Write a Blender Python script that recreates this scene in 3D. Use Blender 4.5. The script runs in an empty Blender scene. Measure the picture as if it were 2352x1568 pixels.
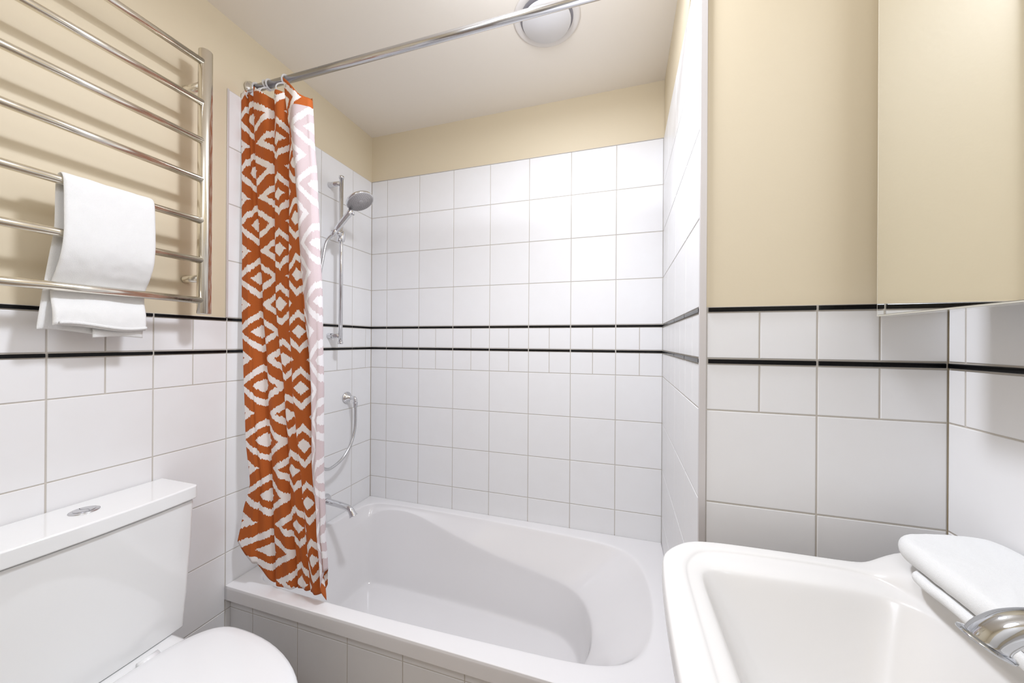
import bpy, bmesh, math, random
from mathutils import Vector, Matrix, noise
R = math.radians
scene = bpy.context.scene
C = scene.collection
random.seed(4)

# ---------------------------------------------------------------- camera, world, lights, exposure
cam_d = bpy.data.cameras.new('camera')
cam = bpy.data.objects.new('camera', cam_d); C.objects.link(cam)
cam_d.sensor_width = 36.0
cam_d.lens = 795.7 / 2352 * 36.0
cam_d.clip_start = 0.02
cam.matrix_world = (Matrix.Translation((1.31006, -1.61104, 1.24624)) @ Matrix.Rotation(0.296284, 4, 'Z')
                    @ Matrix.Rotation(math.pi/2 + 0.0005, 4, 'X') @ Matrix.Rotation(0.005975, 4, 'Z'))
scene.camera = cam

world = bpy.data.worlds.new('world'); scene.world = world; world.use_nodes = True
world.node_tree.nodes['Background'].inputs[0].default_value = (1, .98, .95, 1)
world.node_tree.nodes['Background'].inputs[1].default_value = 0.3

def area(name, loc, size, power, color, rot=(0, 0, 0)):
    d = bpy.data.lights.new(name, 'AREA'); d.shape = 'DISK'; d.size = size; d.energy = power; d.color = color
    o = bpy.data.objects.new(name, d); C.objects.link(o); o.location = loc; o.rotation_euler = rot
    return o
LAMP_A = (1.10, -0.86)
FILL_B = (1.10, -2.05)  # added fill light behind the camera, not a known lamp
def globe(name, loc, rad, power, color):
    d = bpy.data.lights.new(name, 'POINT'); d.shadow_soft_size = rad; d.energy = power; d.color = color
    o = bpy.data.objects.new(name, d); C.objects.link(o); o.location = loc
LCOL = (.93, .985, 1.10)
area('lamp_and_fill_light', (LAMP_A[0], LAMP_A[1], 2.316), 0.17, 10.8, LCOL)
globe('lamp_and_fill_light', (LAMP_A[0], LAMP_A[1], 2.235), 0.06, 4.6, LCOL)
area('lamp_and_fill_light', (FILL_B[0], FILL_B[1], 2.316), 0.32, 4.0, LCOL)  # disc and point below: the added fill, softening the room
globe('lamp_and_fill_light', (FILL_B[0], FILL_B[1], 2.12), 0.24, 8.5, LCOL)

scene.view_settings.view_transform = 'Standard'
scene.view_settings.look = 'None'
scene.view_settings.gamma = 1.0
scene.view_settings.use_curve_mapping = False
scene.view_settings.exposure = 0.31

# ---------------------------------------------------------------- materials
def srgb(r, g, b):
    f = lambda c: ((c/255)/12.92 if c/255 <= .04045 else ((c/255+.055)/1.055)**2.4)
    return (f(r), f(g), f(b), 1)

def mat(name, col, rough=.5, metal=0, coat=0, spec=.5, bump=None, var=None):
    m = bpy.data.materials.new(name); m.use_nodes = True
    nt = m.node_tree; b = nt.nodes['Principled BSDF']
    b.inputs['Base Color'].default_value = col
    b.inputs['Roughness'].default_value = rough
    b.inputs['Metallic'].default_value = metal
    b.inputs['Specular IOR Level'].default_value = spec
    b.inputs['Coat Weight'].default_value = coat
    b.inputs['Coat Roughness'].default_value = .05
    tc = nt.nodes.new('ShaderNodeTexCoord')
    if bump:
        n = nt.nodes.new('ShaderNodeTexNoise'); n.inputs['Scale'].default_value = bump[0]; n.inputs['Detail'].default_value = bump[3] if len(bump) > 3 else 3
        bp = nt.nodes.new('ShaderNodeBump'); bp.inputs['Strength'].default_value = bump[1]; bp.inputs['Distance'].default_value = bump[2]
        nt.links.new(tc.outputs['Object'], n.inputs['Vector'])
        nt.links.new(n.outputs['Fac'], bp.inputs['Height']); nt.links.new(bp.outputs['Normal'], b.inputs['Normal'])
    if var:
        n2 = nt.nodes.new('ShaderNodeTexNoise'); n2.inputs['Scale'].default_value = var[0]
        mx = nt.nodes.new('ShaderNodeMix'); mx.data_type = 'RGBA'
        mx.inputs[6].default_value = col; mx.inputs[7].default_value = var[1]
        nt.links.new(tc.outputs['Object'], n2.inputs['Vector'])
        nt.links.new(n2.outputs['Fac'], mx.inputs[0]); nt.links.new(mx.outputs[2], b.inputs['Base Color'])
    return m

M = {}
M['paint'] = mat('cream_wall_paint', srgb(221, 207, 180), .55, bump=(140, .12, .001), var=(3, srgb(219, 205, 177)))
M['ceil'] = mat('ceiling_paint', srgb(245, 237, 225), .8, bump=(120, .1, .001))
M['tile'] = mat('white_glazed_tile', srgb(238, 237, 237), .34, spec=.4, coat=0, bump=(9, .05, .004, 1), var=(14, srgb(235, 233, 232)))
M['grout'] = mat('grey_grout', srgb(205, 199, 190), .9, bump=(300, .3, .001), var=(25, srgb(196, 188, 178)))
M['liner'] = mat('black_glazed_liner', srgb(8, 8, 10), .22, spec=.22)
M['profile'] = mat('white_metal_profile', srgb(214, 209, 207), .35, metal=.25)
M['acrylic'] = mat('white_bath_acrylic', srgb(236, 233, 232), .12, coat=.5)
M['ceramic'] = mat('white_ceramic', srgb(243, 243, 242), .08, coat=.6)
M['basin'] = mat('ivory_basin_glaze', srgb(226, 223, 219), .22, coat=.25)
M['plastic'] = mat('white_toilet_plastic', srgb(243, 243, 243), .2, coat=.2)
M['chrome'] = mat('chrome', (.72, .72, .735, 1), .07, metal=1)
M['rod'] = mat('brushed_chrome_rod', (.60, .60, .62, 1), .17, metal=1)
M['tapmetal'] = mat('cool_chrome', (.56, .58, .61, 1), .07, metal=1)
M['satin'] = mat('satin_chrome', (.62, .62, .64, 1), .22, metal=1)
M['steel'] = mat('polished_steel', (.80, .765, .69, 1), .2, metal=1)
M['hose'] = mat('metal_hose', (.62, .62, .63, 1), .22, metal=1)
M['grey'] = mat('grey_spray_plate', srgb(172, 168, 168), .4, metal=.3)
M['dark'] = mat('dark_rubber', srgb(78, 75, 77), .5)
M['mirror'] = mat('mirror_silver', (.93, .94, .92, 1), .0, metal=1)
M['glass_edge'] = mat('polished_glass_edge', srgb(214, 210, 196), .1, coat=.5)
M['cabinet'] = mat('white_cabinet_board', srgb(225, 222, 214), .4)
M['towel'] = mat('white_terry_cloth', srgb(233, 232, 230), .95, spec=.1, bump=(900, .6, .0012, 3))
M['vent'] = mat('white_vent_plastic', srgb(228, 226, 226), .4)
M['ventring'] = mat('offwhite_vent_ring', srgb(232, 226, 220), .5)
M['hole'] = mat('vent_shadow_gap', srgb(150, 146, 150), .9)
M['floor'] = mat('grey_floor_tile', srgb(152, 135, 118), .4, bump=(6, .1, .002))
M['door'] = mat('white_door_paint', srgb(235, 232, 226), .4)
M['ink'] = mat('engraved_ink', srgb(46, 40, 34), .6)
M['lamp'] = mat('opal_lamp_rim', srgb(240, 240, 240), .4)
M['brass'] = mat('warm_brass', (.8, .5, .28, 1), .2, metal=1)
# clear ring plastic
mr = bpy.data.materials.new('clear_plastic'); mr.use_nodes = True
b = mr.node_tree.nodes['Principled BSDF']; b.inputs['Base Color'].default_value = (.92, .91, .93, 1)
b.inputs['Roughness'].default_value = .12; b.inputs['Transmission Weight'].default_value = .55; b.inputs['IOR'].default_value = 1.3
M['clear'] = mr

# ikat fabric, printed face and paler reverse, driven by the cloth's own UV (metres)
UH, VH = .140, .0955      # half periods
def fabric(name, dark, light, reverse=False, umax=0, vtop=0, dark2=None, light2=None):
    m = bpy.data.materials.new(name); m.use_nodes = True; nt = m.node_tree; L = nt.links
    b = nt.nodes['Principled BSDF']; b.inputs['Roughness'].default_value = .75; b.inputs['Specular IOR Level'].default_value = .25
    def N(t, **k):
        n = nt.nodes.new(t)
        for a, v in k.items(): setattr(n, a, v)
        return n
    def math_(op, a, b2=None, c=None):
        n = N('ShaderNodeMath', operation=op)
        for i, v in enumerate((a, b2, c)):
            if v is None: continue
            if isinstance(v, (int, float)): n.inputs[i].default_value = v
            else: L.new(v, n.inputs[i])
        return n.outputs[0]
    uv = N('ShaderNodeUVMap'); uv.uv_map = 'UVMap'
    sp = N('ShaderNodeSeparateXYZ'); L.new(uv.outputs[0], sp.inputs[0])
    u, v = sp.outputs[0], sp.outputs[1]
    # ragged ikat edges: columns of thread shifted along v
    def nz(su, sv, amp, seed):
        cb = N('ShaderNodeCombineXYZ'); L.new(math_('MULTIPLY', u, su), cb.inputs[0]); L.new(math_('MULTIPLY', v, sv), cb.inputs[1]); cb.inputs[2].default_value = seed
        t = N('ShaderNodeTexNoise'); t.inputs['Scale'].default_value = 1; t.inputs['Detail'].default_value = 1
        L.new(cb.outputs[0], t.inputs[0])
        return math_('MULTIPLY', math_('SUBTRACT', t.outputs[0], .5), amp)
    vj = math_('ADD', v, nz(300, 12, .015, 1)); vj = math_('ADD', vj, nz(26, 26, .008, 5))
    uj = math_('ADD', u, nz(18, 20, .012, 9)); uj = math_('ADD', uj, nz(60, 160, .006, 3))
    def tri(x, h):   # distance to the nearest multiple of 2h, in units of h (0..1)
        return math_('PINGPONG', math_('DIVIDE', x, h), 1.0)
    a = tri(uj, UH); c = tri(vj, VH)
    s = math_('ADD', a, c)
    d = math_('SUBTRACT', 1.0, math_('ABSOLUTE', math_('SUBTRACT', s, 1.0)))  # L1 distance folded onto both lattices
    # round the corners a little: use squared falloff near centre
    ramp = N('ShaderNodeValToRGB'); ramp.color_ramp.interpolation = 'CONSTANT'
    def cols(dk, lt):
        r = N('ShaderNodeValToRGB'); r.color_ramp.interpolation = 'CONSTANT'
        e = r.color_ramp.elements; e[0].position = 0; e[0].color = lt
        e[1].position = .25; e[1].color = dk
        x = e.new(.53); x.color = lt
        x = e.new(.77); x.color = dk
        L.new(d, r.inputs[0]); return r.outputs[0]
    col = cols(dark, light)
    if reverse:
        col2 = cols(dark2, light2)
        band = math_('MAXIMUM', math_('GREATER_THAN', u, umax), math_('GREATER_THAN', v, vtop))
        mx = N('ShaderNodeMix', data_type='RGBA'); L.new(band, mx.inputs[0]); L.new(col, mx.inputs[6]); L.new(col2, mx.inputs[7]); col = mx.outputs[2]
    # weave mottling
    t = N('ShaderNodeTexNoise'); t.inputs['Scale'].default_value = 900; tc = N('ShaderNodeTexCoord'); L.new(tc.outputs['Object'], t.inputs[0])
    hs = N('ShaderNodeHueSaturation'); L.new(col, hs.inputs['Color'])
    mr_ = N('ShaderNodeMapRange'); L.new(t.outputs[0], mr_.inputs[0]); mr_.inputs[3].default_value = .86; mr_.inputs[4].default_value = 1.12
    L.new(mr_.outputs[0], hs.inputs['Value']); L.new(hs.outputs[0], b.inputs['Base Color'])
    return m

# ---------------------------------------------------------------- object helpers
def mesh_obj(name, verts, faces, m, parent=None, smooth=False, bevel=0, subsurf=0, uvs=None, mats=None, fm=None, seg=2):
    me = bpy.data.meshes.new(name)
    off = Vector((0, 0, 0))
    p = parent
    while p is not None:
        off += p.location; p = p.parent
    me.from_pydata([tuple(Vector(v) - off) for v in verts], [], faces)
    me.update()
    o = bpy.data.objects.new(name, me); C.objects.link(o)
    for mm in (mats or [m]): me.materials.append(mm)
    if fm:
        for p_, i in zip(me.polygons, fm): p_.material_index = i
    if uvs:
        lay = me.uv_layers.new(name='UVMap')
        for p_ in me.polygons:
            for li in p_.loop_indices: lay.data[li].uv = uvs[me.loops[li].vertex_index]
    bm = bmesh.new(); bm.from_mesh(me)
    if not uvs: bmesh.ops.recalc_face_normals(bm, faces=bm.faces)
    bm.to_mesh(me); bm.free()
    if smooth:
        for p_ in me.polygons: p_.use_smooth = True
    if bevel:
        md = o.modifiers.new('bevel', 'BEVEL'); md.width = bevel; md.segments = seg; md.limit_method = 'ANGLE'; md.angle_limit = R(40)
        for p_ in me.polygons: p_.use_smooth = True
        md.harden_normals = True
    if subsurf:
        md = o.modifiers.new('sub', 'SUBSURF'); md.levels = subsurf; md.render_levels = subsurf
    if parent: o.parent = parent
    return o

class MB:
    def __init__(s): s.v = []; s.f = []
    def add(s, v, f):
        n = len(s.v); s.v += [tuple(x) for x in v]; s.f += [tuple(i+n for i in q) for q in f]; return s
    def box(s, x0, x1, y0, y1, z0, z1):
        return s.add([(x0,y0,z0),(x1,y0,z0),(x1,y1,z0),(x0,y1,z0),(x0,y0,z1),(x1,y0,z1),(x1,y1,z1),(x0,y1,z1)],
                     [(0,3,2,1),(4,5,6,7),(0,1,5,4),(1,2,6,5),(2,3,7,6),(3,0,4,7)])
    def loft(s, rings, cap0=True, cap1=True, closed=True):
        n = len(rings[0]); vs = [p for r in rings for p in r]; fs = []
        for k in range(len(rings)-1):
            for i in range(n if closed else n-1):
                j = (i+1) % n
                fs.append((k*n+i, k*n+j, (k+1)*n+j, (k+1)*n+i))
        if cap0: fs.append(tuple(range(n))[::-1])
        if cap1: fs.append(tuple((len(rings)-1)*n+i for i in range(n)))
        return s.add(vs, fs)
    def tube(s, pts, rad, n=20, cap=True):
        pts = [Vector(p) for p in pts]
        rr = rad if isinstance(rad, (list, tuple)) else [rad]*len(pts)
        t0 = (pts[1]-pts[0]).normalized()
        up = Vector((0, 0, 1)) if abs(t0.z) < .9 else Vector((1, 0, 0))
        nrm = (up - t0*up.dot(t0)).normalized(); rings = []
        for i, p in enumerate(pts):
            t = (pts[min(i+1, len(pts)-1)] - pts[max(i-1, 0)]).normalized()
            nrm = (nrm - t*nrm.dot(t)).normalized(); bn = t.cross(nrm)
            rings.append([p + (nrm*math.cos(2*math.pi*k/n) + bn*math.sin(2*math.pi*k/n))*rr[i] for k in range(n)])
        return s.loft(rings, cap, cap)
    def lathe(s, prof, origin, axis, n=40):   # prof: (radius, distance along axis)
        o = Vector(origin); a = Vector(axis).normalized()
        up = Vector((0, 0, 1)) if abs(a.z) < .9 else Vector((1, 0, 0))
        e = (up - a*up.dot(a)).normalized(); g = a.cross(e)
        rings = [[o + a*h + (e*math.cos(2*math.pi*k/n) + g*math.sin(2*math.pi*k/n))*max(r, 1e-5) for k in range(n)] for r, h in prof]
        return s.loft(rings, True, True)
    def build(s, name, m, parent=None, **k): return mesh_obj(name, s.v, s.f, m, parent, **k)

def smooth_path(P, k=8):
    P = [Vector(p) for p in P]; out = []
    for i in range(len(P)-1):
        a, b_, c, d = P[max(i-1, 0)], P[i], P[i+1], P[min(i+2, len(P)-1)]
        for j in range(k):
            t = j/k
            out.append(.5*((2*b_) + (c-a)*t + (2*a-5*b_+4*c-d)*t*t + (3*b_-a-3*c+d)*t**3))
    out.append(P[-1]); return out

def thing(name, label, cat, loc, group=None):
    o = bpy.data.objects.new(name, None); C.objects.link(o); o.location = loc; o.empty_display_size = .05
    o['label'] = label; o['category'] = cat
    if group: o['group'] = group
    return o
def tag(o, label, cat, group=None):
    o['label'] = label; o['category'] = cat
    if group: o['group'] = group
    return o
def struct(o): o['kind'] = 'structure'; return o

# ---------------------------------------------------------------- room dimensions
Z0 = 1.10; S = .01236; T = .20
CEIL = 2.374; XW = 1.4945; YE = -.76; XR = 1.8967; YN = -2.75
ZS2 = Z0+.1+S/2; ZS1 = Z0+.2+1.5*S; ZTOP = Z0+1.0+2*S
G = .0031      # grout width

def tiles(mapf, u_big, u_small, rows, name, parent, proud=.0015):
    """tiles as low pillows; mapf(u, z, d) -> world point, d = distance out from the grout bed"""
    v = []; f = []
    def one(u0, u1, z0, z1):
        u0 += G/2; u1 -= G/2; z0 += G/2; z1 -= G/2
        if u1-u0 < .002 or z1-z0 < .002: return
        bz = .0013; n = len(v); h = proud
        for (k, d) in ((0, -.001), (0, h*.35), (bz*.35, h*.8), (bz, h)):
            v.extend([mapf(u0+k, z0+k, d), mapf(u1-k, z0+k, d), mapf(u1-k, z1-k, d), mapf(u0+k, z1-k, d)])
        for r in range(3):
            for i in range(4):
                j = (i+1) % 4; f.append((n+r*4+i, n+r*4+j, n+(r+1)*4+j, n+(r+1)*4+i))
        f.append((n+12, n+13, n+14, n+15))
    for kind, z0, z1, ulo, uhi in rows:
        us = [x for x in sorted(u_big if kind == 'b' else set(u_big) | set(u_small)) if ulo+.004 < x < uhi-.004]
        us = [ulo] + us + [uhi]
        for a, b_ in zip(us, us[1:]): one(a, b_, z0, z1)
    o = mesh_obj(name, v, f, M['tile'], parent)
    for p in o.data.polygons: p.use_smooth = False
    return o

def liner(mapf, u_big, ulo, uhi, zc, name, parent):
    """half round black pencil liner in tile-long pieces"""
    mb = MB(); us = [ulo] + [x for x in sorted(u_big) if ulo+.004 < x < uhi-.004] + [uhi]
    h = .0047; pr = .0042
    prof = [(-h, -.001), (-h, .0012), (-h*.93, pr*.8), (-h*.75, pr*.98), (0, pr), (h*.75, pr*.98), (h*.93, pr*.8), (h, .0012), (h, -.001)]
    for a, b_ in zip(us, us[1:]):
        a += .0027; b_ -= .0027
        mb.loft([[mapf(a, zc+z, d) for z, d in prof], [mapf(b_, zc+z, d) for z, d in prof]], True, True)
    return mb.build(name, M['liner'], parent)

rows_lo = lambda a, b_: [('b', max(Z0-T*(k+1), 0), Z0-T*k, a, b_) for k in range(6) if Z0-T*k > .001] + [('s', Z0, Z0+.1, a, b_), ('s', Z0+.1+S, Z0+.2+S, a, b_)]
rows_hi = lambda a, b_: [('b', Z0+.2+2*S+T*k, Z0+.2+2*S+T*(k+1), a, b_) for k in range(4)]

# ---- left wall: paint plane slightly recessed, grout bed where tiled
YJ = -.7424
def box_obj(name, a, m, parent=None, **k): return MB().box(*a).build(name, m, parent, **k)
wl = struct(box_obj('wall_left', (-.12, -.0025, YN, .12, 0, CEIL), M['paint']))
bed = MB().box(-.0025, -.0012, YN, 0, 0, Z0+.2+2*S); bed.box(-.0025, -.0012, YJ, 0, Z0+.2+2*S, ZTOP)
bed.build('grout_bed', M['grout'], wl)
mL = lambda u, z, d: (-.0012+d, -u, z)
uL = [.1424+T*k for k in range(14)]; uLs = [x+.1 for x in uL]+[.0424]
tiles(mL, uL, uLs, rows_lo(0, -YN) + rows_hi(0, -YJ), 'tile_cladding', wl)
liner(mL, uL, 0, -YN, ZS2, 'black_tile_liner', wl); liner(mL, uL, 0, -YN, ZS1, 'black_tile_liner', wl)

# ---- back wall
wb = struct(box_obj('wall_back', (-.12, XR+.12, .0025, .12, 0, CEIL), M['paint']))
MB().box(0, XW, .0012, .0025, 0, ZTOP).build('grout_bed', M['grout'], wb)
mB = lambda u, z, d: (u, .0012-d, z)
uB = [.1011+T*k for k in range(7)]; uBs = [x+.1 for x in uB]
tiles(mB, uB, uBs, rows_lo(0, XW) + rows_hi(0, XW), 'tile_cladding', wb)
liner(mB, uB, 0, XW, ZS2, 'black_tile_liner', wb); liner(mB, uB, 0, XW, ZS1, 'black_tile_liner', wb)

# ---- partition: side towards the bath (very oblique) and face beside the basin
XF = 1.4835           # bath side of the partition at its front edge
wp = struct(mesh_obj('wall_partition', [(XW+.0025, .0, 0), (XF+.0025, YE+.0025, 0), (XR+.12, YE+.0025, 0), (XR+.12, 0, 0),
      (XW+.0025, 0, CEIL), (XF+.0025, YE+.0025, CEIL), (XR+.12, YE+.0025, CEIL), (XR+.12, 0, CEIL)],
      [(3,2,1,0), (4,5,6,7), (0,1,5,4), (1,2,6,5), (2,3,7,6), (3,0,4,7)], M['paint']))
def mP(u, z, d):      # u from the back corner towards the camera
    t = u/abs(YE); return (XW + (XF-XW)*t + .0012 - d, -u, z)
gb = MB(); gb.add([mP(0, 0, 0), mP(.76, 0, 0), mP(.76, ZTOP, 0), mP(0, ZTOP, 0), mP(0, 0, -.0013), mP(.76, 0, -.0013), mP(.76, ZTOP, -.0013), mP(0, ZTOP, -.0013)],
       [(0,1,2,3), (7,6,5,4), (0,4,5,1), (1,5,6,2), (2,6,7,3), (3,7,4,0)])
gb.build('grout_bed', M['grout'], wp)
uP = [.17+T*k for k in range(3)]; uPs = [.07+T*k for k in range(4)]
tiles(mP, uP, uPs, rows_lo(0, .757) + rows_hi(0, .757), 'tile_cladding', wp)
liner(mP, uP, 0, .757, ZS2, 'black_tile_liner', wp); liner(mP, uP, 0, .757, ZS1, 'black_tile_liner', wp)
XE = XF+.0125
mE = lambda u, z, d: (u, YE+.0012-d, z)
MB().box(XE, XR, YE+.0012, YE+.0026, 0, Z0+.2+2*S).build('grout_bed', M['grout'], wp)
uE = [1.6962]; uEs = [1.596, 1.7965]
tiles(mE, uE, uEs, rows_lo(XE, XR), 'tile_cladding', wp)
liner(mE, uE, XE+.001, XR-.002, ZS2, 'black_tile_liner', wp); liner(mE, uE, XE+.001, XR-.002, ZS1, 'black_tile_liner', wp)

# ---- right wall
wr = struct(box_obj('wall_right', (XR+.0025, XR+.12, YN, YE+.003, 0, CEIL), M['paint']))
MB().box(XR+.0012, XR+.0026, YN, YE, 0, Z0+.2+2*S).build('grout_bed', M['grout'], wr)
mR = lambda u, z, d: (XR+.0012-d, -u, z)
uR = [.893+T*k for k in range(10)]; uRs = [x-.1 for x in uR]
tiles(mR, uR, uRs, rows_lo(-YE, -YN), 'tile_cladding', wr)
liner(mR, uR, -YE+.001, -YN, ZS2, 'black_tile_liner', wr); liner(mR, uR, -YE+.001, -YN, ZS1, 'black_tile_liner', wr)

# ---- near wall behind the camera, with a door; floor; ceiling
wn = struct(box_obj('wall_near', (-.12, XR+.12, YN-.12, YN, 0, CEIL), M['paint']))
dr = struct(box_obj('door_1', (.75, 1.55, YN, YN+.04, 0, 2.05), M['door'], bevel=.004))
fr = MB(); fr.box(.68, .75, YN, YN+.055, 0, 2.12); fr.box(1.55, 1.62, YN, YN+.055, 0, 2.12); fr.box(.75, 1.55, YN, YN+.055, 2.05, 2.12)
fr.build('door_frame', M['door'], dr)
hd = MB().tube([(.82, YN+.04, 1.0), (.82, YN+.09, 1.0)], .01); hd.tube([(.82, YN+.085, 1.0), (.94, YN+.085, 1.0)], .009)
hd.build('door_handle', M['chrome'], dr, smooth=True)
struct(box_obj('floor', (-.12, XR+.12, YN-.12, .12, -.1, 0), M['floor']))
struct(box_obj('ceiling', (-.12, XR+.12, YN-.12, .12, CEIL, CEIL+.1), M['ceil']))

# ---- white metal edging profiles
struct(box_obj('trim_1', (XF-.0018, XE-.0005, YE-.0025, YE+.006, 0, CEIL), M['profile'], bevel=.001))
t2 = struct(box_obj('trim_2', (-.0025, .0022, YJ-.0035, YJ+.0028, Z0+.2+2*S, ZTOP+.001), M['profile'], bevel=.0008))
def cap_trim(name, v): return struct(mesh_obj(name, v, [(0,1,2,3), (7,6,5,4), (0,4,5,1), (1,5,6,2), (2,6,7,3), (3,7,4,0)], M['profile']))
# thin bead along the tile top of the bath alcove
struct(box_obj('trim_3', (0, XW, -.0015, .002, ZTOP-.001, ZTOP+.0012), M['grout']))

# ---------------------------------------------------------------- bathtub
def bathtub():
    t = thing('bathtub', 'white built-in acrylic bathtub with tiled front panel along the back wall', 'bathtub', (.747, -.37, 0))
    YM = -.745
    A = [(.040,-.3725),(.040,-.25),(.045,-.135),(.064,-.080),(.118,-.053),(.30,-.048),(.50,-.048),(.70,-.052),(.90,-.060),(1.07,-.068),(1.21,-.074),(1.32,-.096),(1.385,-.155),(1.415,-.25),(1.425,-.3725)]
    B = [(.055,-.3725,.30),(.055,-.25,.30),(.063,-.148,.31),(.082,-.098,.330),(.135,-.068,.360),(.29,-.062,.374),(.46,-.086,.338),(.63,-.112,.300),(.80,-.124,.268),(.96,-.136,.245),(1.09,-.150,.230),(1.165,-.185,.222),(1.207,-.25,.217),(1.225,-.31,.211),(1.230,-.3725,.205)]
    Cc = [(.100,-.3725),(.100,-.27),(.106,-.185),(.122,-.155),(.165,-.142),(.32,-.140),(.47,-.141),(.63,-.145),(.80,-.150),(.95,-.160),(1.07,-.172),(1.13,-.20),(1.17,-.25),(1.19,-.31),(1.195,-.3725)]
    def full(P): return P + [tuple([p[0], YM-p[1]] + list(p[2:])) for p in P[-2:0:-1]]
    A, B, Cc = full(A), full(B), full(Cc)
    ZR = .389; n = len(A)
    x0, x1, y0, y1 = .0, 1.494, -.745, -.0005
    def outer(p, z, ins):
        # project the inner outline out to the rectangle
        cx, cy = .75, -.3725
        X0, X1, Y0_, Y1_ = x0+ins, x1-ins, y0+ins, y1-ins
        i, = [p]; x, y = i[0], i[1]
        dx, dy = x-cx, y-cy
        return (x, y, z)
    # outer ring matched by hand to the 28 inner points
    Oh = [(0,-.3725),(0,-.25),(0,-.13),(0,0),(.14,0),(.30,0),(.50,0),(.70,0),(.90,0),(1.07,0),(1.21,0),(1.36,0),(1.494,0),(1.494,-.20),(1.494,-.3725)]
    O = full(Oh)
    def rect(z, ins):
        out = []
        for x, y in O:
            out.append((min(max(x, ins), x1-ins), min(max(y, -.745+ins), -ins if ins > .0005 else -.0005), z))
        return out
    def mix(P, Q, t, z=None): return [tuple((P[i][k]*(1-t)+Q[i][k]*t) for k in range(2)) + ((z if z is not None else 0),) for i in range(n)]
    Az = [(a[0], a[1]) for a in A]
    def between(P, Q, t):  # 3d
        return [tuple(P[i][k]*(1-t)+Q[i][k]*t for k in range(3)) for i in range(n)]
    A3 = [(a[0], a[1], ZR-.010) for a in Az]
    B3 = [tuple(b_) for b_ in B]
    C3 = [(c[0], c[1], .050) for c in Cc]
    def shrink(P, amt, z):
        out = []
        for p in P:
            d = Vector((p[0]-.65, p[1]+.3725)); L_ = d.length
            out.append((p[0]-d.x/L_*amt, p[1]-d.y/L_*amt*.8, z))
        return out
    rings = [rect(.342, .012), rect(.340, .0), rect(.343, 0), rect(.380, 0), rect(.3875, .0015), rect(ZR, .008),
             [(a[0]*.0 + p[0], p[1], ZR) for a, p in zip(A, mix(rect(0, .008), Az, .90))],
             [(a[0], a[1], ZR-.002) for a in Az], between(A3, B3, .12), between(A3, B3, .55)]
    b1 = [(x, y, z+.003) for x, y, z in between(A3, B3, .93)]; rings.append(b1); rings.append(B3)
    rings.append(between(B3, C3, .10)); rings.append(between(B3, C3, .6)); rings.append(between(B3, C3, .93))
    rings.append(shrink(Cc, .006, .036)); rings.append(shrink(Cc, .030, .031))
    rings.append(mix(Cc, [(.65, -.3725)]*n, .5, .029))
    mb = MB().loft(rings, False, False)
    k = len(rings); nn = len(mb.v); mb.v.append((.65, -.3725, .0285))
    base = (k-1)*n
    for i in range(n): mb.f.append((base+i, base+(i+1) % n, nn))
    sh = mb.build('tub_shell', M['acrylic'], t, smooth=True, subsurf=3)
    # keep the rectangular rim crisp
    me = sh.data; bm = bmesh.new(); bm.from_mesh(me); cr = bm.edges.layers.float.new('crease_edge')
    for e in bm.edges:
        a, b_ = e.verts[0].index, e.verts[1].index
        ra, rb = a//n, b_//n
        if ra == rb and ra in (1, 2, 3): e[cr] = .8
        if ra != rb and max(ra, rb) <= 5 and {a % n, b_ % n} & {3, 12, 16, 25}: e[cr] = 1
        if ra == rb and ra == 4: e[cr] = .5
        if ra == rb == 11: e[cr] = .15
    for v in bm.verts: pass
    bm.to_mesh(me); bm.free()
    # drain and overflow
    MB().lathe([(.0, .0005), (.026, .0008), (.028, -.001)], (.30, -.3725, .031), (0, 0, 1)).build('drain', M['chrome'], t, smooth=True)
    # tiled front panel, set back under the rim
    pn = box_obj('front_panel', (.0, 1.494, -.7238, -.700, 0, .350), M['grout'], t)
    mF = lambda u, z, d: (u, -.7238-d, z)
    rw = [('b', .3, .348, .0, 1.49), ('b', .1, .3, .0, 1.49), ('b', 0, .1, .0, 1.49)]
    tiles(mF, [.1074+T*k for k in range(7)], [], rw, 'panel_tiles', pn)
bathtub()

# ---------------------------------------------------------------- curtain rod and rings
rod = thing('curtain_rod', 'long chrome shower curtain rod spanning above the bathtub', 'curtain rod', (.74, -.661, 2.175))
MB().tube([(.004, -.664, 2.177), (1.482, -.657, 2.177)], .0122, 28).build('rod_tube', M['rod'], rod, smooth=True)
for xx, ax in ((0.0008, 1), (1.4830, -1)):
    MB().lathe([(.024, 0), (.026, .003), (.025, .008), (.017, .013), (.0145, .02), (.0145, .026)], (xx, -.6605 if ax < 0 else -.664, 2.177), (ax, 0, 0)).build('end_flange', M['chrome'], rod, smooth=True)

def ring(x, tilt, dy=0):
    zc = 2.1768; yc = -.6637+.0047*x
    o = thing('curtain_ring', '', 'curtain ring', (x, yc, zc), 'clear rings on the curtain rod')
    pts = [(x+math.sin(tilt)*.016*math.sin(a), yc+.0158*math.cos(a), zc+.0158*math.sin(a)) for a in [2*math.pi*k/36 for k in range(37)]]
    MB().tube(pts, .0030, 10, False).build('ring_band', M['clear'], o, smooth=True)
    hk = smooth_path([(x, yc-.008, zc-.016), (x+.001, yc-.020, zc-.024), (x+.002, yc-.034, zc-.038), (x+.003, yc-.040, zc-.052), (x+.003, yc-.034, zc-.060)], 5)
    MB().tube(hk, .0021, 8).build('ring_hook', M['clear'], o, smooth=True)
    return o
for x, tl, lb in ((.028, .2, 'clear plastic curtain ring closest to the left wall'),
                  (.078, -.2, 'clear plastic curtain ring, left one of the close pair mid bunch'),
                  (.093, .12, 'clear plastic curtain ring, right one of the close pair mid bunch'),
                  (.168, .25, 'clear plastic curtain ring farthest right on the rod, at the curtain tip')):
    ring(x, tl)['label'] = lb

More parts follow.
